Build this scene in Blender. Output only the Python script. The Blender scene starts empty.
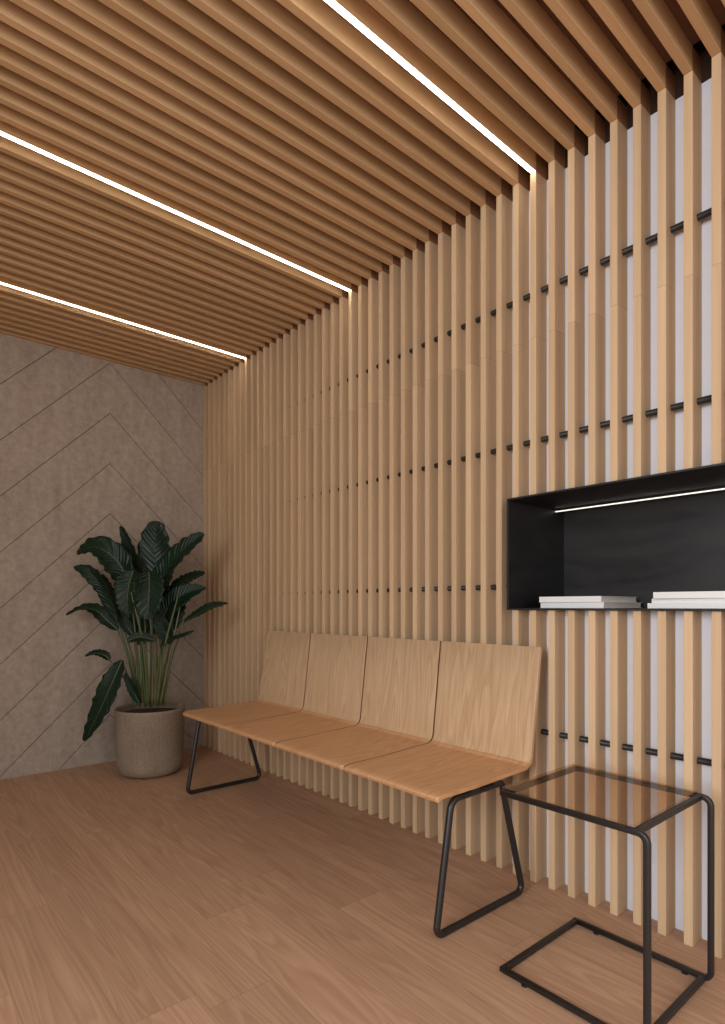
import bpy, math, random
from mathutils import Vector, Matrix
random.seed(7)
scene = bpy.context.scene
COL = scene.collection
# ------------------------------------------------------------------ layout (metres)
EYE = 1.05
SX = 1.941            # front plane of the wall slats
WX = 2.015            # white wall face behind the slats
ZC = 2.70             # underside of the ceiling slats
ZT = 2.775            # ceiling panel above them
YB = 4.111            # back wall face
Y0, PIT, SW = 0.6576, 0.07871, 0.026
K0, K1 = -12, 44
LEDK = (8, 22, 36)
NX0, NY0, NY1, NZ0, NZ1 = 1.928, -0.20, 1.385, 1.035, 1.473   # niche box
XL = -1.30            # left end of the ceiling
JZ = 2.072            # butt joint in the slats

# ------------------------------------------------------------------ mesh helpers
class MB:
    def __init__(s): s.v = []; s.f = []; s.uv = {}; s.smooth = set()
    def box(s, x0, x1, y0, y1, z0, z1):
        n = len(s.v)
        s.v += [(x, y, z) for z in (z0, z1) for y in (y0, y1) for x in (x0, x1)]
        s.f += [tuple(n+i for i in q) for q in ((0,2,3,1),(4,5,7,6),(0,1,5,4),(2,6,7,3),(0,4,6,2),(1,3,7,5))]
    def quadstrip(s, rings, closed=True, caps=True, smooth=False):
        n = len(s.v); m = len(rings[0])
        for r in rings: s.v += [tuple(p) for p in r]
        for i in range(len(rings)-1):
            for j in range(m if closed else m-1):
                k = (j+1) % m
                if smooth: s.smooth.add(len(s.f))
                s.f.append((n+i*m+j, n+i*m+k, n+(i+1)*m+k, n+(i+1)*m+j))
        if caps and closed:
            s.f.append(tuple(n+j for j in reversed(range(m))))
            s.f.append(tuple(n+(len(rings)-1)*m+j for j in range(m)))
    def prism_poly(s, poly, ax0, ax1, fn):
        """poly in 2D, extruded between ax0 and ax1; fn(u,v,w)->xyz"""
        s.quadstrip([[fn(u, v, ax0) for u, v in poly], [fn(u, v, ax1) for u, v in poly]])
    def build(s, name, mat, parent=None, bevel=0, seg=2, loc=None):
        me = bpy.data.meshes.new(name)
        me.from_pydata(s.v, [], s.f); me.validate(); me.update()
        for i in s.smooth:
            if i < len(me.polygons): me.polygons[i].use_smooth = True
        if s.uv:
            l = me.uv_layers.new(name='UVMap')
            for p in me.polygons:
                for li in p.loop_indices:
                    l.data[li].uv = s.uv.get(me.loops[li].vertex_index, (0, 0))
        import bmesh
        bm = bmesh.new(); bm.from_mesh(me); bmesh.ops.recalc_face_normals(bm, faces=bm.faces); bm.to_mesh(me); bm.free()
        if mat: me.materials.append(mat)
        o = bpy.data.objects.new(name, me); COL.objects.link(o)
        if loc: o.location = loc
        if parent: o.parent = parent
        if bevel:
            b = o.modifiers.new('bevel', 'BEVEL'); b.width = bevel; b.segments = seg; b.limit_method = 'ANGLE'
            b.angle_limit = math.radians(40)
        return o

def tag(o, label=None, cat=None, group=None, kind=None):
    if label: o['label'] = label
    if cat: o['category'] = cat
    if group: o['group'] = group
    if kind: o['kind'] = kind
    return o
def empty(name, loc, label, cat, group=None):
    o = bpy.data.objects.new(name, None); COL.objects.link(o); o.location = loc
    o.empty_display_size = 0.1
    return tag(o, label, cat, group)

def fillet(pts, rad, seg=8, closed=False):
    pts = [Vector(p) for p in pts]; out = []; n = len(pts)
    for i, p in enumerate(pts):
        r = rad[i] if isinstance(rad, (list, tuple)) else rad
        if (not closed and i in (0, n-1)) or r <= 0:
            out.append(p); continue
        a = (pts[i-1]-p).normalized(); b = (pts[(i+1) % n]-p).normalized()
        th = a.angle(b); t = r/math.tan(th/2); t = min(t, (pts[i-1]-p).length*.49, (pts[(i+1) % n]-p).length*.49)
        p0, p1 = p+a*t, p+b*t
        c = p + (a+b).normalized()*(t/math.cos(th/2))
        v0, v1 = p0-c, p1-c; ang = v0.angle(v1); ax = v0.cross(v1).normalized()
        for k in range(seg+1):
            out.append(c + Matrix.Rotation(ang*k/seg, 3, ax) @ v0)
    return out
def sweep(mb, path, normal, sec, closed=False, smooth=True):
    """planar path, constant plane normal; sec = list of (s,t): s in plane, t along normal"""
    N = Vector(normal).normalized(); n = len(path); rings = []
    for i, p in enumerate(path):
        if closed: a, b = path[i-1], path[(i+1) % n]
        else: a, b = path[max(i-1, 0)], path[min(i+1, n-1)]
        d1 = (p-a); d2 = (b-p)
        if d1.length < 1e-9: d1 = d2
        if d2.length < 1e-9: d2 = d1
        d1.normalize(); d2.normalize(); T = (d1+d2).normalized(); B = N.cross(T).normalized()
        k = 1/max(.3, math.cos(d1.angle(d2)/2)) if d1.length and d2.length else 1
        rings.append([p + B*(s*k) + N*t for s, t in sec])
    if closed: rings.append(rings[0])
    mb.quadstrip(rings, caps=not closed, smooth=smooth)
def circ(r, n=14): return [(r*math.cos(2*math.pi*i/n), r*math.sin(2*math.pi*i/n)) for i in range(n)]
def rrect(w, h, r, n=3):
    out = []
    for cx, cy, a0 in ((w/2-r, h/2-r, 0), (-w/2+r, h/2-r, 90), (-w/2+r, -h/2+r, 180), (w/2-r, -h/2+r, 270)):
        for k in range(n+1):
            a = math.radians(a0+90*k/n); out.append((cx+r*math.cos(a), cy+r*math.sin(a)))
    return out
def smoothpath(pts, n=16):
    pts = [Vector(p) for p in pts]
    if len(pts) < 3: return [pts[0].lerp(pts[-1], i/(n-1)) for i in range(n)]
    P = [pts[0]*2-pts[1]] + pts + [pts[-1]*2-pts[-2]]; out = []
    segs = len(pts)-1
    for i in range(n):
        t = i/(n-1)*segs; k = min(int(t), segs-1); u = t-k
        a, b, c, d = P[k:k+4]
        out.append(.5*((2*b)+(c-a)*u+(2*a-5*b+4*c-d)*u*u+(-a+3*b-3*c+d)*u**3))
    return out

# ------------------------------------------------------------------ materials
class NT:
    def __init__(s, name):
        s.m = bpy.data.materials.new(name); s.m.use_nodes = True; s.t = s.m.node_tree; s.t.nodes.clear()
        s.out = s.n('ShaderNodeOutputMaterial')
    def n(s, typ, **kw):
        nd = s.t.nodes.new(typ)
        for k, v in kw.items(): setattr(nd, k, v)
        return nd
    def put(s, sock, v):
        if isinstance(v, bpy.types.NodeSocket): s.t.links.new(v, sock)
        elif v is not None: sock.default_value = v
    def math(s, op, a, b=None, c=None, clamp=False):
        nd = s.n('ShaderNodeMath', operation=op, use_clamp=clamp)
        for i, v in enumerate((a, b, c)):
            if v is not None: s.put(nd.inputs[i], v)
        return nd.outputs[0]
    def mix(s, f, a, b, mode='MIX'):
        nd = s.n('ShaderNodeMix', data_type='RGBA', blend_type=mode)
        s.put(nd.inputs[0], f); s.put(nd.inputs[6], a); s.put(nd.inputs[7], b); return nd.outputs[2]
    def noise(s, vec, scale=1, detail=3, rough=.5, w=None, dist=0):
        nd = s.n('ShaderNodeTexNoise', noise_dimensions='4D' if w is not None else '3D')
        s.put(nd.inputs['Vector'], vec); nd.inputs['Scale'].default_value = scale
        nd.inputs['Detail'].default_value = detail; nd.inputs['Roughness'].default_value = rough
        nd.inputs['Distortion'].default_value = dist
        if w is not None: s.put(nd.inputs['W'], w)
        return nd.outputs['Fac']
    def mapping(s, vec, scale=(1,1,1), loc=(0,0,0), rot=(0,0,0)):
        nd = s.n('ShaderNodeMapping'); s.put(nd.inputs[0], vec)
        nd.inputs['Scale'].default_value = scale; nd.inputs['Location'].default_value = loc; nd.inputs['Rotation'].default_value = rot
        return nd.outputs[0]
    def maprange(s, v, a, b, c=0, d=1):
        nd = s.n('ShaderNodeMapRange'); s.put(nd.inputs[0], v)
        for i, x in enumerate((a, b, c, d)): s.put(nd.inputs[i+1], x)
        return nd.outputs[0]
    def bsdf(s, color, rough=.5, bump=None, bstr=.1, bdist=.002, metal=0, spec=.5, **kw):
        b = s.n('ShaderNodeBsdfPrincipled'); s.put(b.inputs['Base Color'], color); s.put(b.inputs['Roughness'], rough)
        b.inputs['Metallic'].default_value = metal; b.inputs['Specular IOR Level'].default_value = spec
        for k, v in kw.items(): s.put(b.inputs[k], v)
        if bump is not None:
            bn = s.n('ShaderNodeBump'); bn.inputs['Strength'].default_value = bstr; bn.inputs['Distance'].default_value = bdist
            s.put(bn.inputs['Height'], bump); s.t.links.new(bn.outputs[0], b.inputs['Normal'])
        s.t.links.new(b.outputs[0], s.out.inputs[0]); return b
def rgb(r, g, b):
    f = lambda c: ((c/255+.055)/1.055)**2.4 if c > 10 else c/255/12.92
    return (f(r), f(g), f(b), 1)

def slat_wood(name, axis, light, dark, joint=None):
    t = NT(name); tc = t.n('ShaderNodeTexCoord').outputs['Object']; oi = t.n('ShaderNodeObjectInfo').outputs['Random']
    sc = {'x': (1.2, 60, 60), 'z': (60, 60, 1.2)}[axis]
    w = t.math('MULTIPLY', oi, 37.0)
    if joint is not None:
        geo = t.n('ShaderNodeNewGeometry').outputs['Position']
        z = t.n('ShaderNodeSeparateXYZ'); t.put(z.inputs[0], geo)
        up = t.math('GREATER_THAN', z.outputs[2], joint)
        w = t.math('ADD', w, t.math('MULTIPLY', up, 17.3))
    g = t.noise(t.mapping(tc, sc), 1.0, 4, .55, w)
    g2 = t.noise(t.mapping(tc, tuple(q*.22 for q in sc)), 1.0, 2, .5, w)
    wn = t.n('ShaderNodeTexWhiteNoise', noise_dimensions='1D'); t.put(wn.inputs['W'], w)
    base = t.mix(t.maprange(t.math('ADD', t.math('MULTIPLY', g, .55), t.math('MULTIPLY', g2, .45)), .34, .66), dark, light)
    v = t.maprange(wn.outputs[0], 0, 1, .93, 1.07)
    hsv = t.n('ShaderNodeHueSaturation'); t.put(hsv.inputs['Color'], base); t.put(hsv.inputs['Value'], v)
    col = hsv.outputs[0]
    if joint is not None:
        d = t.math('ABSOLUTE', t.math('SUBTRACT', z.outputs[2], joint))
        ln = t.math('LESS_THAN', d, .0012)
        col = t.mix(t.math('MULTIPLY', ln, .28), col, rgb(95, 68, 48))
    t.bsdf(col, .62, g, .12, .0006, spec=.3); return t.m
M = {}
M['slat'] = slat_wood('pale_slat_wood', 'z', rgb(212, 184, 148), rgb(195, 163, 127), JZ)
M['beam'] = slat_wood('ceiling_slat_wood', 'x', rgb(214, 180, 138), rgb(196, 160, 117))

def simple_(name): 
    t = NT(name); tc = t.n('ShaderNodeTexCoord').outputs['Object']
    n = t.noise(t.mapping(tc, (20, 20, 300)), 1, 2, .5)
    t.bsdf(t.mix(n, rgb(112, 78, 52), rgb(146, 106, 74)), .7, n, .1); return t.m
def oak(name, light, dark, seed):
    t = NT(name); uv = t.n('ShaderNodeUVMap'); uv.uv_map = 'UVMap'; oi = t.n('ShaderNodeObjectInfo').outputs['Random']
    # one plank of veneer per shell: pattern differs by the u offset baked in the uv map
    f = t.noise(t.mapping(uv.outputs[0], (7.0, .55, 1)), 1.0, 2.5, .45, seed)
    ring = t.math('FRACT', t.math('MULTIPLY', f, 26.0))
    ring = t.math('SMOOTH_MIN', ring, t.math('MULTIPLY', t.math('SUBTRACT', 1.0, ring), 4.0), .1)
    fib = t.noise(t.mapping(uv.outputs[0], (260, 9, 1)), 1.0, 3, .6)
    med = t.noise(t.mapping(uv.outputs[0], (40, 2.2, 1)), 1.0, 3, .6)
    s = t.math('ADD', t.math('ADD', t.math('MULTIPLY', ring, .28), t.math('MULTIPLY', fib, .46)), t.math('MULTIPLY', med, .34))
    c = t.mix(t.maprange(s, .30, .78), dark, light)
    t.bsdf(c, .5, fib, .12, .0005, spec=.35); return t.m
M['seat'] = oak('oak_veneer_seat_warm_lit', rgb(218, 170, 125), rgb(186, 138, 96), 1.3)  # same veneer as the backs; warmer light on the seats put into the colour
M['ply'] = simple_('dark_plywood_edge')
M['back'] = oak('oak_veneer_back_cool_lit', rgb(214, 182, 146), rgb(182, 147, 112), 4.7)  # same veneer as the seats; cooler light on the backs put into the colour

def simple(name, col, rough=.5, metal=0, spec=.5, ns=40, var=.12, bstr=.1):
    t = NT(name); tc = t.n('ShaderNodeTexCoord').outputs['Object']
    n = t.noise(tc, ns, 3, .6)
    c = t.mix(n, tuple(x*(1-var) for x in col[:3])+(1,), tuple(min(1, x*(1+var)) for x in col[:3])+(1,))
    t.bsdf(c, rough, n, bstr, .0005, metal, spec); return t.m
M['white'] = simple('white_wall_paint', rgb(212, 213, 220), .8, ns=25, var=.03)
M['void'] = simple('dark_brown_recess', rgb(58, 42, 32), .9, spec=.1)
M['cap'] = simple('slat_wood_painted_shade', rgb(150, 106, 74), .8, spec=.15)  # slat wood darkened: shade at the ceiling recess put into the colour
M['ceil'] = simple('brown_ceiling_panel', rgb(112, 78, 58), .9, spec=.1)
M['black'] = simple('black_powder_coat', rgb(34, 32, 32), .38, spec=.5, ns=300, var=.15)
M['rod'] = simple('black_rod_coat', rgb(38, 35, 33), .45, spec=.4)
M['soil'] = simple('dark_soil', rgb(62, 42, 32), .95, ns=90, var=.5, bstr=.9)
M['rubber'] = simple('black_rubber', rgb(22, 21, 21), .7)
M['page'] = simple('book_pages', rgb(214, 205, 195), .8, ns=200, var=.05)
M['cover'] = simple('white_book_cover', rgb(232, 230, 228), .45, ns=30, var=.02)
M['petiole'] = simple('green_petiole', rgb(88, 94, 56), .4, ns=20, var=.3)
M['stem'] = simple('bright_green_petiole', rgb(48, 84, 42), .4, ns=20, var=.3)
M['midrib'] = simple('pale_midrib', rgb(84, 96, 56), .45, ns=20, var=.2)
def niche_mat():
    t = NT('blackened_steel'); tc = t.n('ShaderNodeTexCoord').outputs['Object']
    n = t.noise(t.mapping(tc, (3, 2.0, 9)), 1, 5, .6, dist=.6); n2 = t.noise(tc, 60, 3, .6)
    c = t.mix(t.maprange(n, .35, .7), rgb(17, 17, 19), rgb(40, 36, 35))
    t.bsdf(c, t.maprange(n, .3, .7, .38, .6), n2, .06, .0006, 0, .5); return t.m
M['niche'] = niche_mat()
def emis(name, col, st):
    t = NT(name); e = t.n('ShaderNodeEmission'); e.inputs[0].default_value = col; e.inputs[1].default_value = st
    t.t.links.new(e.outputs[0], t.out.inputs[0]); return t.m
M['led'] = emis('led_diffuser', (1, .90, .74, 1), 11.0)
M['led2'] = emis('shelf_led_diffuser', (1, .90, .80, 1), 1.3)
def glass_mat():
    t = NT('smoked_glass'); tr = t.n('ShaderNodeBsdfTransparent'); tr.inputs[0].default_value = (.84, .775, .72, 1)
    gl = t.n('ShaderNodeBsdfGlossy'); gl.inputs['Roughness'].default_value = .06
    n = t.noise(t.n('ShaderNodeTexCoord').outputs['Object'], 8, 1, .5)
    t.put(gl.inputs[0], t.mix(n, (.9, .84, .78, 1), (.96, .9, .84, 1)))
    fr = t.n('ShaderNodeFresnel'); fr.inputs[0].default_value = 1.5
    mx = t.n('ShaderNodeMixShader'); ge = t.n('ShaderNodeNewGeometry'); t.put(mx.inputs[0], t.math('MULTIPLY', t.math('MULTIPLY', fr.outputs[0], .9), t.math('SUBTRACT', 1.0, ge.outputs['Backfacing'])))
    t.t.links.new(tr.outputs[0], mx.inputs[1]); t.t.links.new(gl.outputs[0], mx.inputs[2]); t.t.links.new(mx.outputs[0], t.out.inputs[0])
    return t.m
M['glass'] = glass_mat()
def wall_mat():
    t = NT('taupe_wall_panel'); tc = t.n('ShaderNodeTexCoord').outputs['Object']
    n = t.noise(tc, 26, 5, .65); v = t.noise(t.mapping(tc, (14, 14, 3)), 1, 3, .6); f = t.noise(tc, 140, 3, .7)
    s = t.math('ADD', t.math('MULTIPLY', n, .5), t.math('ADD', t.math('MULTIPLY', v, .3), t.math('MULTIPLY', f, .25)))
    c = t.mix(t.maprange(s, .38, .66), rgb(150, 136, 124), rgb(180, 166, 152))
    t.bsdf(c, .85, f, .2, .001, spec=.2); return t.m
M['panel'] = wall_mat()
M['groove'] = simple('dark_groove', rgb(70, 58, 50), .9)
def floor_mat():
    t = NT('oak_floorboards'); tc = t.n('ShaderNodeTexCoord').outputs['Object']
    sp = t.n('ShaderNodeSeparateXYZ'); t.put(sp.inputs[0], tc)
    W, L = .19, 1.45
    xr = t.math('DIVIDE', t.math('ADD', sp.outputs[0], .075), W); row = t.math('FLOOR', xr)
    wn = t.n('ShaderNodeTexWhiteNoise', noise_dimensions='1D'); t.put(wn.inputs['W'], row)
    yr = t.math('ADD', t.math('DIVIDE', sp.outputs[1], L), t.math('MULTIPLY', wn.outputs[0], 5.0)); seg = t.math('FLOOR', yr)
    idn = t.math('ADD', t.math('MULTIPLY', row, 7.31), t.math('MULTIPLY', seg, 3.17))
    w2 = t.n('ShaderNodeTexWhiteNoise', noise_dimensions='1D'); t.put(w2.inputs['W'], idn)
    dx = t.math('MULTIPLY', t.math('MINIMUM', t.math('FRACT', xr), t.math('SUBTRACT', 1.0, t.math('FRACT', xr))), W)
    dy = t.math('MULTIPLY', t.math('MINIMUM', t.math('FRACT', yr), t.math('SUBTRACT', 1.0, t.math('FRACT', yr))), L)
    gap = t.math('SUBTRACT', 1.0, t.maprange(t.math('MINIMUM', dx, dy), 0.0003, .0016))
    wv = t.math('MULTIPLY', w2.outputs[0], 40.0)
    f = t.noise(t.mapping(tc, (8.5, .50, 1)), 1, 1.8, .4, wv)
    ring = t.math('FRACT', t.math('MULTIPLY', f, 22.0))
    ring = t.math('SMOOTH_MIN', ring, t.math('MULTIPLY', t.math('SUBTRACT', 1.0, ring), 4.0), .15)
    fib = t.noise(t.mapping(tc, (190, 7, 1)), 1, 3, .65, wv); med = t.noise(t.mapping(tc, (28, 1.6, 1)), 1, 3, .6, wv)
    s = t.math('ADD', t.math('ADD', t.math('MULTIPLY', ring, .27), t.math('MULTIPLY', fib, .44)), t.math('MULTIPLY', med, .45))
    c = t.mix(t.maprange(s, .28, .85), rgb(166, 126, 98), rgb(206, 166, 135))
    hsv = t.n('ShaderNodeHueSaturation'); t.put(hsv.inputs['Color'], c); t.put(hsv.inputs['Value'], t.maprange(w2.outputs[0], 0, 1, .88, 1.06))
    c = t.mix(t.math('MULTIPLY', gap, .4), hsv.outputs[0], rgb(90, 62, 46))
    t.bsdf(c, t.maprange(fib, .2, .8, .42, .58), t.math('SUBTRACT', fib, t.math('MULTIPLY', gap, 1.0)), .1, .0008, spec=.35); return t.m
M['floor'] = floor_mat()
def leaf_mat():
    t = NT('glossy_dark_leaf'); uv = t.n('ShaderNodeUVMap'); uv.uv_map = 'UVMap'
    sp = t.n('ShaderNodeSeparateXYZ'); t.put(sp.inputs[0], uv.outputs[0])
    a = t.math('ABSOLUTE', t.math('SUBTRACT', sp.outputs[0], .5))
    vein = t.math('SINE', t.math('MULTIPLY', t.math('SUBTRACT', sp.outputs[1], t.math('MULTIPLY', a, .35)), 110.0))
    n = t.noise(uv.outputs[0], 9, 3, .6)
    c = t.mix(n, rgb(6, 14, 10), rgb(20, 50, 28)); c = t.mix(t.maprange(vein, .7, 1, 0, .5), c, rgb(26, 54, 32))
    t.bsdf(c, .36, t.math('ADD', vein, n), .35, .003, spec=.28); return t.m
M['leaf'] = leaf_mat()
def pot_mat():
    t = NT('ribbed_taupe_ceramic'); tc = t.n('ShaderNodeTexCoord').outputs['Object']
    n = t.noise(tc, 60, 4, .65); n2 = t.noise(tc, 5, 2, .5)
    c = t.mix(t.maprange(t.math('ADD', t.math('MULTIPLY', n, .6), t.math('MULTIPLY', n2, .4)), .35, .65), rgb(124, 109, 93), rgb(150, 134, 115))
    t.bsdf(c, .8, n, .15, .001, spec=.25); return t.m
M['pot'] = pot_mat()

# ------------------------------------------------------------------ setting
def struct(name, mb, mat, **kw):
    return tag(mb.build(name, mat, **kw), kind='structure')
b = MB(); b.box(-4.5, 2.6, -4.0, YB+.2, -.1, 0); struct('floor', b, M['floor'])
b = MB(); b.box(XL, SX, Y0+K0*PIT-.12, YB, ZT, ZT+.06); struct('ceiling', b, M['ceil'])
# right wall (behind the slats) in four pieces around the niche opening, one mesh
yl = Y0+K0*PIT-.12
for q in ((yl, YB, 0, NZ0), (yl, YB, NZ1, ZC), (NY1, YB, NZ0, NZ1), (yl, NY0, NZ0, NZ1)):
    b = MB(); b.box(WX, WX+.06, *q); struct('wall_right', b, M['white'])
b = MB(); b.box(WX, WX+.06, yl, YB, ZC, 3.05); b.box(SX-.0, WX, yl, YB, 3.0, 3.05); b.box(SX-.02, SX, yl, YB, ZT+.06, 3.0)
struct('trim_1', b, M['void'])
# back wall: chevron panels with open grooves over a dark backing
def clip(poly, f):
    out = []
    for i, p in enumerate(poly):
        q = poly[(i+1) % len(poly)]; fp, fq = f(p), f(q)
        if fp >= 0: out.append(p)
        if (fp >= 0) != (fq >= 0):
            t = fp/(fp-fq); out.append((p[0]+(q[0]-p[0])*t, p[1]+(q[1]-p[1])*t))
    return out
b = MB(); AX = 1.267; g = .0028; SP = .339
for k in range(-8, 14):
    zt = 2.691 + SP*5 - k*SP; zb = zt-SP
    for sgn in (-1, 1):
        xe = AX+sgn*6
        poly = [(AX, zb+g), (AX, zt-g), (xe, zt-g-6), (xe, zb+g-6)]
        for f in (lambda p: p[0]+4.5, lambda p: 2.0-p[0], lambda p: p[1], lambda p: ZT-p[1]):
            poly = clip(poly, f)
            if len(poly) < 3: break
        if len(poly) >= 3:
            if sgn > 0: poly = poly[::-1]
            b.prism_poly(poly, YB, YB+.006, lambda u, v, w: (u, w, v))
struct('wall_back', b, M['panel'])
b = MB(); b.box(-2.1, -2.0, .9, YB, 0, 3.05); struct('wall_left_blocker', b, M['panel'])  # unseen wall, added to block light and darken the far corner
b = MB(); b.box(-4.5, 2.075, YB+.006, YB+.1, 0, 3.05); struct('wall_backing', b, M['groove'])

# ------------------------------------------------------------------ wording helpers
ORD = ['', 'first', 'second', 'third', 'fourth', 'fifth', 'sixth', 'seventh', 'eighth', 'ninth', 'tenth', 'eleventh', 'twelfth', 'thirteenth', 'fourteenth', 'fifteenth', 'sixteenth', 'seventeenth', 'eighteenth', 'nineteenth', 'twentieth', 'twenty-first', 'twenty-second']
LN = {8: 'nearest', 22: 'middle', 36: 'farthest'}
def where(k):
    c = min(LEDK, key=lambda q: abs(q-k)); d = k-c
    return c, d
# ------------------------------------------------------------------ wall slats
def slat_mesh(z0, z1):
    m = MB(); m.box(0, WX-SX-.0005, -SW, 0, z0, min(z1, ZC)); return m
protos = {}
def add_slat(k, z0, z1, label, group):
    key = (z0, z1)
    if key not in protos:
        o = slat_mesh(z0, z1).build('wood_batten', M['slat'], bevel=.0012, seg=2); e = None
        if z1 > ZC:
            m = MB(); m.box(0, WX-SX-.0005, -SW, 0, ZC, z1); e = m.build('shaded_top', M['cap'], o); e['label'] = 'slat top end with shade painted into its colour'  # top of the slat split off to carry the painted recess shade
        protos[key] = (o, e)
    else:
        o, e = protos[key]; o = o.copy(); COL.objects.link(o)
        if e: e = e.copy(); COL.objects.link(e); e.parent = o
    o.location = (SX, Y0+k*PIT, 0); tag(o, label, 'wall slat', group)
for k in range(K1, K0-1, -1):
    y = min(Y0+k*PIT, YB-.0005); c, d = where(k)
    if y > NY1 or y < NY0:
        if k == K1: lab = 'pale wood wall slat in the corner against the taupe back wall'
        elif d == 0: lab = 'full height pale wood wall slat directly under the end of the %s ceiling light' % LN[c]
        else: lab = 'full height pale wood wall slat, %s %s the one under the %s ceiling light' % (ORD[abs(d)], 'left of' if d > 0 else 'right of', LN[c])
        add_slat(k, 0, ZT, lab, 'full height wall slats')
    else:
        n = 10-k
        add_slat(k, NZ1+.0005, ZT, 'pale wood wall slat above the black niche, %s from the niche left end' % ORD[n], 'wall slats above the niche')
        add_slat(k, 0, NZ0-.0005, 'short pale wood wall slat below the black niche, %s from the niche left end' % ORD[n], 'wall slats below the niche')
# ------------------------------------------------------------------ ceiling slats and light strips
bp = None
for k in range(K1, K0-1, -1):
    y = min(Y0+k*PIT, YB-.0005); c, d = where(k)
    if k in LEDK:
        t = empty('ceiling_light', (SX, y-SW/2-.002, ZC), '%s linear ceiling light glowing warm white between wood slats' % {'nearest': 'nearest and brightest', 'middle': 'middle', 'farthest': 'farthest'}[LN[k]], 'ceiling light', 'linear ceiling lights')
        m = MB(); m.box(XL-SX, -.0005, -.0078, .0078, .0025, ZT-ZC); m.build('housing', M['beam'], t)
        m = MB(); sec = rrect(.0170, .003, .001)
        m.quadstrip([[(x, s, tt+.0010) for s, tt in sec] for x in (XL-SX, -.001)]); m.build('diffuser', M['led'], t)
        continue
    if bp is None:
        m = MB(); m.box(XL-SX, -.0005, -SW, 0, 0, ZT-ZC-.0005); o = bp = m.build('wood_batten', M['beam'], bevel=.0012)
    else: o = bp.copy(); COL.objects.link(o)
    o.location = (SX, y, ZC)
    if k == K1: lab = 'wood ceiling slat running along the top of the taupe back wall'
    else: lab = 'wood ceiling slat, %s %s the %s ceiling light' % (ORD[abs(d)], 'beyond' if d > 0 else 'in front of', LN[c])
    tag(o, lab, 'ceiling slat', 'ceiling slats')
# ------------------------------------------------------------------ black rods through the slats
RX = SX+.042; yend = YB-.002; y00 = Y0+K0*PIT-.05
for z, ya, lab in ((2.263, y00, 'topmost long black rod threaded through the wall slats'),
                   (1.689, y00, 'long black rod threaded through the wall slats just above the black niche'),
                   (1.128, NY1+.002, 'black rod through the wall slats ending at the left side of the black niche'),
                   (.568, y00, 'lowest long black rod through the wall slats, behind bench and side table')):
    m = MB(); m.quadstrip([[(s, y, t) for s, t in circ(.0105, 20)] for y in (0, yend-ya)], smooth=True)
    o = m.build('connecting_rod', M['rod'], loc=(RX, ya, z)); tag(o, lab, 'rod', 'black rods through the wall slats')
# ------------------------------------------------------------------ niche
NB = 2.336; th = .007
t = empty('display_niche', (NX0, NY1, NZ0), 'long black steel display niche set into the slatted wall', 'niche')
def nb(name, x0, x1, y0, y1, z0, z1, mat=M['niche'], bev=.001):
    m = MB(); m.box(x0-NX0, x1-NX0, y0-NY1, y1-NY1, z0-NZ0, z1-NZ0); return m.build(name, mat, t, bevel=bev)
nb('bottom_panel', NX0, NB, NY0, NY1, NZ0, NZ0+th)
nb('top_panel', NX0, NB, NY0, NY1, NZ1-th, NZ1)
nb('side_panel', NX0, NB, NY1-th, NY1, NZ0+th, NZ1-th)
nb('side_panel', NX0, NB, NY0, NY0+th, NZ0+th, NZ1-th)
nb('back_panel', NB, NB+.01, NY0, NY1, NZ0, NZ1)
nb('light_housing', 2.262, 2.274, NY0+th, NY1-th, NZ1-th-.008, NZ1-th)
st = nb('light_strip', 2.264, 2.272, NY0+th+.001, NY1-th-.001, NZ1-th-.012, NZ1-th-.008, M['led2'])
st['label'] = 'thin glowing white light strip'
# ------------------------------------------------------------------ books
def book(x, y, z, lx, ly, h, rot, label, group):
    t = empty('book', (x, y, z), label, 'book', group); t.rotation_euler.z = math.radians(rot)
    cv = .0016
    m = MB()                              # wrap-round cover: bottom, spine on -x side, top
    m.box(0, lx, 0, ly, 0, cv); m.box(0, lx, 0, ly, h-cv, h); m.box(0, cv, 0, ly, cv, h-cv)
    m.build('cover', M['cover'], t)
    m = MB(); m.box(cv, lx-.003, .003, ly-.003, cv, h-cv); m.build('pages', M['page'], t)
zb = NZ0+th+.0005
book(2.003, 1.026, zb, .300, .255, .0215, 0, 'thick white book at the bottom of the left stack in the black niche', 'left stack of books')
book(1.998, 1.033, zb+.0217, .296, .247, .0215, 1.2, 'white book on top of the left stack in the black niche', 'left stack of books')
book(2.000, .622, zb, .300, .250, .017, 0, 'white book at the bottom of the right stack in the black niche', 'right stack of books')
book(2.004, .612, zb+.0172, .296, .250, .015, -1, 'white book in the middle of the right stack in the black niche', 'right stack of books')
book(1.998, .600, zb+.0324, .290, .250, .021, 1.5, 'white book on top of the right stack in the black niche', 'right stack of books')

# ------------------------------------------------------------------ bench
BY = [1.230, 1.703, 2.184, 2.668, 3.145]
T = empty('bench', (1.62, 2.18, 0), 'four seat oak plywood bench on two black sled frames, against the slatted wall', 'bench')
TH = .013
prof = [(1.353, .449), (1.362, .4540), (1.385, .4575), (1.43, .4580), (1.55, .4600), (1.68, .4650), (1.77, .4685)]
prof2 = fillet([(1.75, .4675, 0), (1.845, .4710, 0), (1.896, .899, 0)], .040, 10)
prof2 = [(p.x, p.y) for p in prof2][1:]
full = prof + prof2
def offs(pr):
    out = []
    for i, p in enumerate(pr):
        a = pr[max(i-1, 0)]; c = pr[min(i+1, len(pr)-1)]
        tx, tz = c[0]-a[0], c[1]-a[1]; l = math.hypot(tx, tz); out.append((p[0]+tz/l*TH, p[1]-tx/l*TH))
    return out
off = offs(full); arc = [0]
for a, c in zip(full, full[1:]): arc.append(arc[-1]+math.hypot(c[0]-a[0], c[1]-a[1]))
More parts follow.
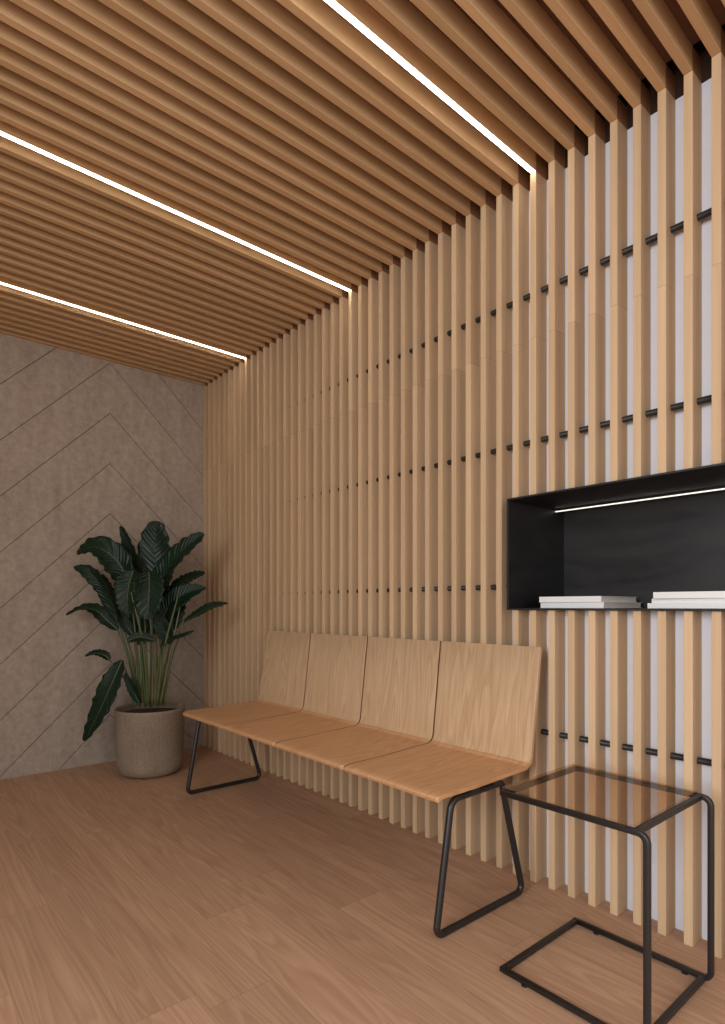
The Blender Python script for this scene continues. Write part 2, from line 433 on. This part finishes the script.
def shell_part(name, mat, i0, i1, ya, yb, idx, rl, rr, parent):
    # rl / rr: corner radius of the front corner at the +y / -y side (0 = square)
    m = MB(); ny = 14; n = len(full)
    ys = [0, .004, .012, .025, .045] + [.045+(yb-ya-.09)*q/5 for q in range(1, 5)] + [yb-ya-.045, yb-ya-.025, yb-ya-.012, yb-ya-.004, yb-ya]
    for y in ys:
        inset = 0
        for r, dist in ((rr, y), (rl, yb-ya-y)):
            if r and dist < r: inset = max(inset, r-math.sqrt(max(0, r*r-(r-dist)**2)))
        ring = []
        for i in range(i0, i1+1):
            p, q = full[i], off[i]; ring.append((p, q, arc[i]))
        def shift(P, i):
            x, z = P
            if inset and i0 == 0:
                x = max(x, 1.352+inset+(i-i0)*.0002)
            return x, z
        tops = [(shift(p, i0+j), a) for j, (p, q, a) in enumerate(ring)]
        bots = [(shift(q, i0+j), a) for j, (p, q, a) in enumerate(ring)]
        base = len(m.v)
        for (x, z), a in tops + bots[::-1]:
            m.uv[len(m.v)] = (ya+y+idx*3.7, a)
            q = a/arc[-1]; W = yb-ya; sk = 0
            if idx == 0: sk = (.002-.018*q)*(1-y/W)
            if idx == 3: sk = (.024-.040*q)*(y/W)
            m.v.append((x-1.62, ya+y-2.18+sk, z))
    mr = 2*(i1-i0+1)
    for r in range(len(ys)-1):
        for j in range(mr):
            k = (j+1) % mr
            a = i1-i0+1
            if j not in (a-1, mr-1): m.smooth.add(len(m.f))
            m.f.append((r*mr+j, r*mr+k, (r+1)*mr+k, (r+1)*mr+j))
    m.f.append(tuple(range(mr))); m.f.append(tuple((len(ys)-1)*mr+j for j in reversed(range(mr))))
    o = m.build(name, mat, parent); o.data.materials.append(M['ply'])
    n = len(o.data.polygons)
    if idx > 0: o.data.polygons[n-2].material_index = 1
    if idx < 3: o.data.polygons[n-1].material_index = 1
    return o
cut = len(prof)+5
for i in range(4):
    g = .0036
    ya, yb = BY[i]+(g if i else 0), BY[i+1]-(g if i < 3 else 0)
    shell_part('seat', M['seat'], 0, cut, ya, yb, i, .055 if i == 3 else .014, .012 if i == 0 else .014, T)
    shell_part('backrest', M['back'], cut, len(full)-1, ya, yb, i, 0, 0, T)
def sled(y):
    m = MB(); r = .0115
    pts = [(1.366-1.62, y, r), (1.832-1.62, y, r), (1.706-1.62, y, .4300), (1.440-1.62, y, .4265)]
    p = fillet(pts, [.026, .026, .016, .040], 8, True)
    sweep(m, p, (0, 1, 0), circ(r, 16), True)
    # small plates that screw the frame to the seats
    m.box(-.10, -.06, y-.018, y+.018, .432, .4470); m.box(.02, .06, y-.018, y+.018, .434, .4520)
    m.build('sled_leg', M['black'], T)
for y in (1.247, 3.100): sled(y-2.18)
# stretcher rails under the seats
for x, rz in ((1.50, .4425), (1.66, .4470)):
    m = MB(); m.quadstrip([[(x-1.62+s, y-2.18, rz+t) for s, t in rrect(.02, .008, .001)] for y in (1.250, 3.100)]); m.build('rail', M['black'], T)

# ------------------------------------------------------------------ side table
TX, TY = 1.59, .815
T = empty('side_table', (TX, TY, 0), 'small black metal framed side table with smoked glass top, beside the bench', 'side table')
bw = .015; xa, xb, yn, yf = 1.391, 1.788, .607, 1.018; zb0, zt0 = .0125, .5155
for x in (xa, xb):
    m = MB()
    pts = [(x-TX, yf-TY, zb0), (x-TX, yn-TY, zb0), (x-TX, yn-TY, zt0), (x-TX, yf-TY, zt0)]
    sweep(m, fillet(pts, [0, .022, .022, 0], 8), (1, 0, 0), rrect(bw, bw, .003))
    m.build('side_frame', M['black'], T)
for y, z in ((yf-bw/2, zb0), (yn+bw+.004, zb0), (yf-bw/2, zt0), (yn+bw+.012, zt0)):
    m = MB(); m.quadstrip([[(x-TX, y-TY+s, z+t) for s, t in rrect(bw, bw, .002)] for x in (xa+bw/2, xb-bw/2)], smooth=False)
    m.build('crossbar', M['black'], T)
for x, y in ((xa, .94), (xb, .94), (xa, .675), (xb, .675)):
    m = MB(); m.quadstrip([[(x-TX+s, y-TY+tt, z) for s, tt in circ(.009, 16)] for z in (0, zb0-bw/2)]); m.build('foot', M['rubber'], T)
m = MB(); m.box(xa+.002-TX, xb-.002-TX, .640-TY, yf+.002-TY, zt0+bw/2+.0005, zt0+bw/2+.0065)
m.build('glass_top', M['glass'], T, bevel=.001)['label'] = 'smoked brown glass top'

# ------------------------------------------------------------------ potted plant
PX, PY = 1.382, 3.688
T = empty('potted_plant', (PX, PY, 0), 'large dark green leafy plant in a ribbed taupe pot, in the back corner', 'potted plant')
# pot: lathe with fluted side
def lathe(m, prof, n, flute=None):
    rings = []
    for r, z in prof:
        ring = []
        for i in range(n):
            a = 2*math.pi*i/n; rr = r
            if flute and flute[0] < z < flute[1] and r > .15: rr = r - (.0045 if i % 4 in (0,) else 0)
            ring.append((rr*math.cos(a), rr*math.sin(a), z))
        rings.append(ring)
    m.quadstrip(rings, caps=False, smooth=True)
m = MB()
pp = [(0.001, .0005), (.13, .0005), (.165, .004), (.188, .016), (.201, .038), (.206, .07), (.2065, .072), (.214, .38), (.2142, .383), (.218, .398), (.217, .408), (.212, .411), (.206, .408), (.203, .398), (.200, .35)]
pp = [(r*.968, z) for r, z in pp]
lathe(m, pp, 320, (.071, .382)); m.build('pot', M['pot'], T)
m = MB(); n = 40; rings = []
for q in range(7):
    r = .1935*q/6+.0005; rings.append([(r*math.cos(2*math.pi*i/n), r*math.sin(2*math.pi*i/n), .372+.012*math.cos(q/6*1.5)+random.uniform(-.004, .004)*(q < 6)) for i in range(n)])
m.quadstrip(rings, caps=False, smooth=True); m.build('soil', M['soil'], T)
SN, CS = .6491, .7607
def pl(a, d, z): return Vector((a*CS+d*SN, -a*SN+d*CS, z))      # a: across the corner, d: towards the corner
def leaf(pts, hw, nrm, fold=.35, curl=.0, seed=0):
    rnd = random.Random(seed)
    mid = smoothpath([pl(*p) for p in pts], 44); N = pl(nrm[0], nrm[1], 0)+Vector((0, 0, nrm[2])); N.normalize()
    m = MB(); rib = MB(); nc = 13; L = len(mid); ph = rnd.random()*6; rnd_p = .58 if hw < .08 else (.45 if hw < .1 else .36)
    ribr = []
    for i, p in enumerate(mid):
        t = i/(L-1); T1 = (mid[min(i+1, L-1)]-mid[max(i-1, 0)]).normalized()
        S = T1.cross(N).normalized(); U = S.cross(T1).normalized()
        w = hw*(math.sin(math.pi*min(1, t**.86*.985+.015)))**rnd_p
        if i == L-1: w = hw*.1
        for j in range(nc):
            s = (j/(nc-1)-.5)*2
            ww = w*(1+.075*math.sin(t*40+ph+(1 if s > 0 else 0))*abs(s)**3)
            rip = .10*hw*math.sin((t-.35*abs(s)*.5)*62+ph)*abs(s)*(1-abs(s)*.4)
            up = hw*fold*(abs(s)**1.3)*(w/hw) + rip + .06*hw*math.sin(t*9+ph+s*2)*abs(s) - curl*hw*abs(s)**3
            m.uv[len(m.v)] = (j/(nc-1), t*(L and 1)); m.v.append(tuple(p+S*(s*ww)+U*up))
        rr = .0045*(1-.75*t)
        ribr.append([p - U*(.001) + S*(rr*math.cos(q*math.pi/3)) + U*(rr*.8*math.sin(q*math.pi/3)) for q in range(6)])
    for i in range(L-1):
        for j in range(nc-1):
            m.smooth.add(len(m.f)); a = i*nc+j; m.f.append((a, a+1, a+nc+1, a+nc))
    o = m.build('leaf', M['leaf'], T)
    s = o.modifiers.new('thick', 'SOLIDIFY'); s.thickness = .0012
    rib.quadstrip(ribr, smooth=True); rib.build('midrib', M['midrib'], o)
    return mid[0], (mid[1]-mid[0]).normalized()
def petiole(pts, r0, r1, mat):
    p = smoothpath([pl(*q) for q in pts], 18); m = MB(); rings = []
    for i, c in enumerate(p):
        t = i/(len(p)-1); T1 = (p[min(i+1, 17)]-p[max(i-1, 0)]).normalized(); S = T1.cross(Vector((.3, .9, .1))).normalized(); U = S.cross(T1)
        r = r0+(r1-r0)*t
        rings.append([c+S*(r*math.cos(a*math.pi/4))+U*(r*math.sin(a*math.pi/4)) for a in range(8)])
    m.quadstrip(rings, smooth=True); m.build('petiole', mat, T)
#LEAVES-BEGIN
LEAVES = [
    ([(-0.099, -0.06, 1.106), (-0.13, -0.09, 1.26), (-0.196, -0.11, 1.357), (-0.291, -0.13, 1.411), (-0.401, -0.13, 1.374)], 0.085, (-0.3, -0.75, 0.6), 0.3, (-0.048, -0.03, 0.441)),
    ([(-0.054, 0.02, 1.165), (-0.073, 0.02, 1.279), (-0.128, 0.03, 1.42), (-0.202, 0.04, 1.562)], 0.062, (-0.6, -0.8, 0.1), 0.5, (-0.01, -0.03, 0.429)),
    ([(-0.001, 0.05, 1.063), (0.002, 0.06, 1.23), (0.001, 0.08, 1.425), (0.015, 0.06, 1.597)], 0.112, (0.1, -1, 0.1), 0.15, (0.015, -0.03, 0.429)),
    ([(0.05, -0.04, 1.113), (0.11, -0.05, 1.25), (0.213, -0.06, 1.38), (0.356, -0.06, 1.499)], 0.082, (-0.3, -0.8, 0.4), 0.3, (0.046, -0.03, 0.429)),
    ([(0.072, 0.08, 1.096), (0.156, 0.1, 1.18), (0.229, 0.12, 1.233), (0.311, 0.13, 1.267)], 0.062, (0, -0.6, 0.8), 0.3, (0.059, -0.03, 0.435)),
    ([(0.061, 0, 0.936), (0.124, 0, 1.057), (0.226, 0, 1.126), (0.352, 0, 1.164)], 0.075, (0.2, -0.8, 0.5), 0.3, (0.071, -0.03, 0.429)),
    ([(0.219, -0.02, 0.95), (0.31, -0.03, 1.0), (0.4, -0.04, 1.044), (0.501, -0.04, 1.069)], 0.042, (-0.3, -0.6, 0.7), 0.3, (0.09, -0.03, 0.429)),
    ([(0.096, -0.1, 0.798), (0.173, -0.11, 0.842), (0.24, -0.11, 0.866), (0.308, -0.11, 0.897)], 0.028, (0, -0.5, 0.85), 0.3, (0.053, -0.03, 0.423)),
    ([(-0.184, -0.05, 0.95), (-0.217, -0.06, 1.063), (-0.277, -0.08, 1.193), (-0.352, -0.09, 1.26), (-0.434, -0.1, 1.29)], 0.056, (-0.6, -0.7, 0.4), 0.4, (-0.067, -0.03, 0.441)),
    ([(-0.205, 0, 0.898), (-0.264, -0.01, 0.956), (-0.329, -0.02, 1.019), (-0.412, -0.03, 1.038), (-0.519, -0.03, 0.994)], 0.045, (-0.3, -0.6, 0.75), 0.3, (-0.073, -0.03, 0.435)),
    ([(-0.234, -0.05, 0.713), (-0.267, -0.06, 0.745), (-0.318, -0.07, 0.758), (-0.38, -0.07, 0.74)], 0.03, (0, -0.6, 0.75), 0.3, (-0.079, -0.03, 0.423)),
    ([(-0.138, -0.1, 0.718), (-0.193, -0.13, 0.568), (-0.262, -0.14, 0.405), (-0.358, -0.13, 0.226)], 0.07, (-0.25, -1, 0.1), 0.2, (-0.092, -0.03, 0.423)),
    ([(-0.063, -0.12, 1.271), (-0.077, -0.16, 1.147), (-0.075, -0.18, 0.996)], 0.082, (-0.1, -0.9, 0.4), 0.25, (-0.023, -0.03, 0.416)),
    ([(0.028, -0.1, 1.26), (0.046, -0.15, 1.135), (0.041, -0.17, 0.966)], 0.09, (0.1, -0.9, 0.4), 0.25, (0.015, -0.03, 0.416)),
    ([(-0.226, 0.05, 0.999), (-0.294, 0.06, 1.14), (-0.344, 0.07, 1.257)], 0.06, (-0.3, -0.9, 0.2), 0.3, (-0.054, -0.03, 0.441)),
    ([(0.121, 0.05, 0.896), (0.137, 0.06, 1.057), (0.201, 0.08, 1.199)], 0.07, (0.2, -0.9, 0.2), 0.3, (0.084, -0.03, 0.441)),
    ([(0.147, -0.05, 0.819), (0.1, -0.06, 0.913), (0.063, -0.06, 1.013)], 0.05, (0, -0.9, 0.3), 0.3, (0.065, -0.03, 0.429)),
    ([(-0.104, 0, 0.86), (-0.167, 0, 0.949), (-0.217, 0, 1.019)], 0.036, (0, -0.8, 0.5), 0.3, (-0.067, -0.03, 0.429)),
    ([(-0.041, -0.08, 0.45), (-0.077, -0.1, 0.545), (-0.116, -0.11, 0.639)], 0.03, (0, -0.9, 0.3), 0.3, (-0.054, -0.03, 0.423)),
    ([(-0.083, -0.16, 0.838), (-0.001, -0.17, 0.863), (0.096, -0.17, 0.839)], 0.034, (0, -0.8, 0.5), 0.3, (-0.016, -0.03, 0.423)),
    ([(-0.091, 0.1, 0.797), (-0.104, 0.1, 0.946), (-0.104, 0.1, 1.102)], 0.07, (0, -0.9, 0.2), 0.3, (-0.016, -0.03, 0.441)),
    ([(0.0, 0.1, 0.862), (0.013, 0.1, 1.011), (0.046, 0.1, 1.154)], 0.07, (0.1, -0.9, 0.2), 0.3, (0.046, -0.03, 0.441)),
]
EXTRA = [[(-0.005, -0.06, 0.434), (-0.015, -0.1, 0.718), (-0.014, -0.12, 0.873)], [(0.007, -0.06, 0.434), (0.01, -0.15, 0.813), (-0.047, -0.19, 1.134)], [(0.025, -0.04, 0.431), (0.035, -0.05, 0.776), (0.013, -0.06, 1.013)], [(0.063, -0.06, 0.434), (0.12, -0.1, 0.779), (0.206, -0.1, 1.112)], [(0.082, -0.06, 0.434), (0.151, -0.08, 0.747), (0.203, -0.05, 1.044)]]
#LEAVES-END
for i, (pts, hw, nrm, fold, root) in enumerate(LEAVES):
    leaf(pts, hw, nrm, fold, 0, i)
    b0 = Vector(pts[0]); b1 = Vector(pts[1]); r = Vector(root); e = b0-(b1-b0).normalized()*.0
    if b1.z < b0.z-.01 and b0.z > .75:    # arching leaf: petiole rises behind and bends over
        mid_ = r.lerp(b0, .6)+Vector((0, .02, .02)); top = b0+Vector((0, .01, 0))
        petiole([r, mid_, top], .0075, .0045, M['petiole'])
    else:
        mid_ = r.lerp(b0, .5)+Vector(((r.x-b0.x)*.12, 0, .01))
        petiole([r, mid_, b0], .0075, .004, M['stem'] if i in (2, 8) else M['petiole'])
for i, pts in enumerate(EXTRA): petiole(pts, .011 if i == 0 else .008, .004, M['stem'] if i < 1 else M['petiole'])

# ------------------------------------------------------------------ light
w = bpy.data.worlds.new('world'); scene.world = w; w.use_nodes = True
bg = w.node_tree.nodes['Background']; bg.inputs[0].default_value = (1, .975, .95, 1); bg.inputs[1].default_value = 1.3
def area(name, loc, target, size, power, col, sy=None):
    l = bpy.data.lights.new(name, 'AREA'); l.energy = power; l.color = col; l.size = size
    if sy: l.shape = 'RECTANGLE'; l.size_y = sy
    o = bpy.data.objects.new(name, l); COL.objects.link(o); o.location = loc
    o.rotation_euler = (Vector(target)-Vector(loc)).to_track_quat('-Z', 'Y').to_euler(); return o
area('window_light', (-2.9, .1, 1.8), (1.9, 1.3, 1.0), 1.9, 125, (.94, .96, 1.0), 1.8)

# ------------------------------------------------------------------ camera
cd = bpy.data.cameras.new('camera'); cam = bpy.data.objects.new('camera', cd); COL.objects.link(cam)
cd.sensor_fit = 'HORIZONTAL'; cd.sensor_width = 36; cd.lens = 585.03/725*36; cd.shift_y = (606.05-512)/725
cd.clip_start = .02
cam.location = (0, 0, EYE); cam.rotation_euler = (math.pi/2, 0, -.7063); scene.camera = cam
scene.view_settings.view_transform = 'Standard'; scene.view_settings.look = 'None'; scene.view_settings.exposure = .1
scene.cycles.max_bounces = 8; scene.cycles.diffuse_bounces = 4; scene.cycles.caustics_reflective = False; scene.cycles.sample_clamp_indirect = 6
try: scene.cycles.use_denoising = True
except Exception: pass
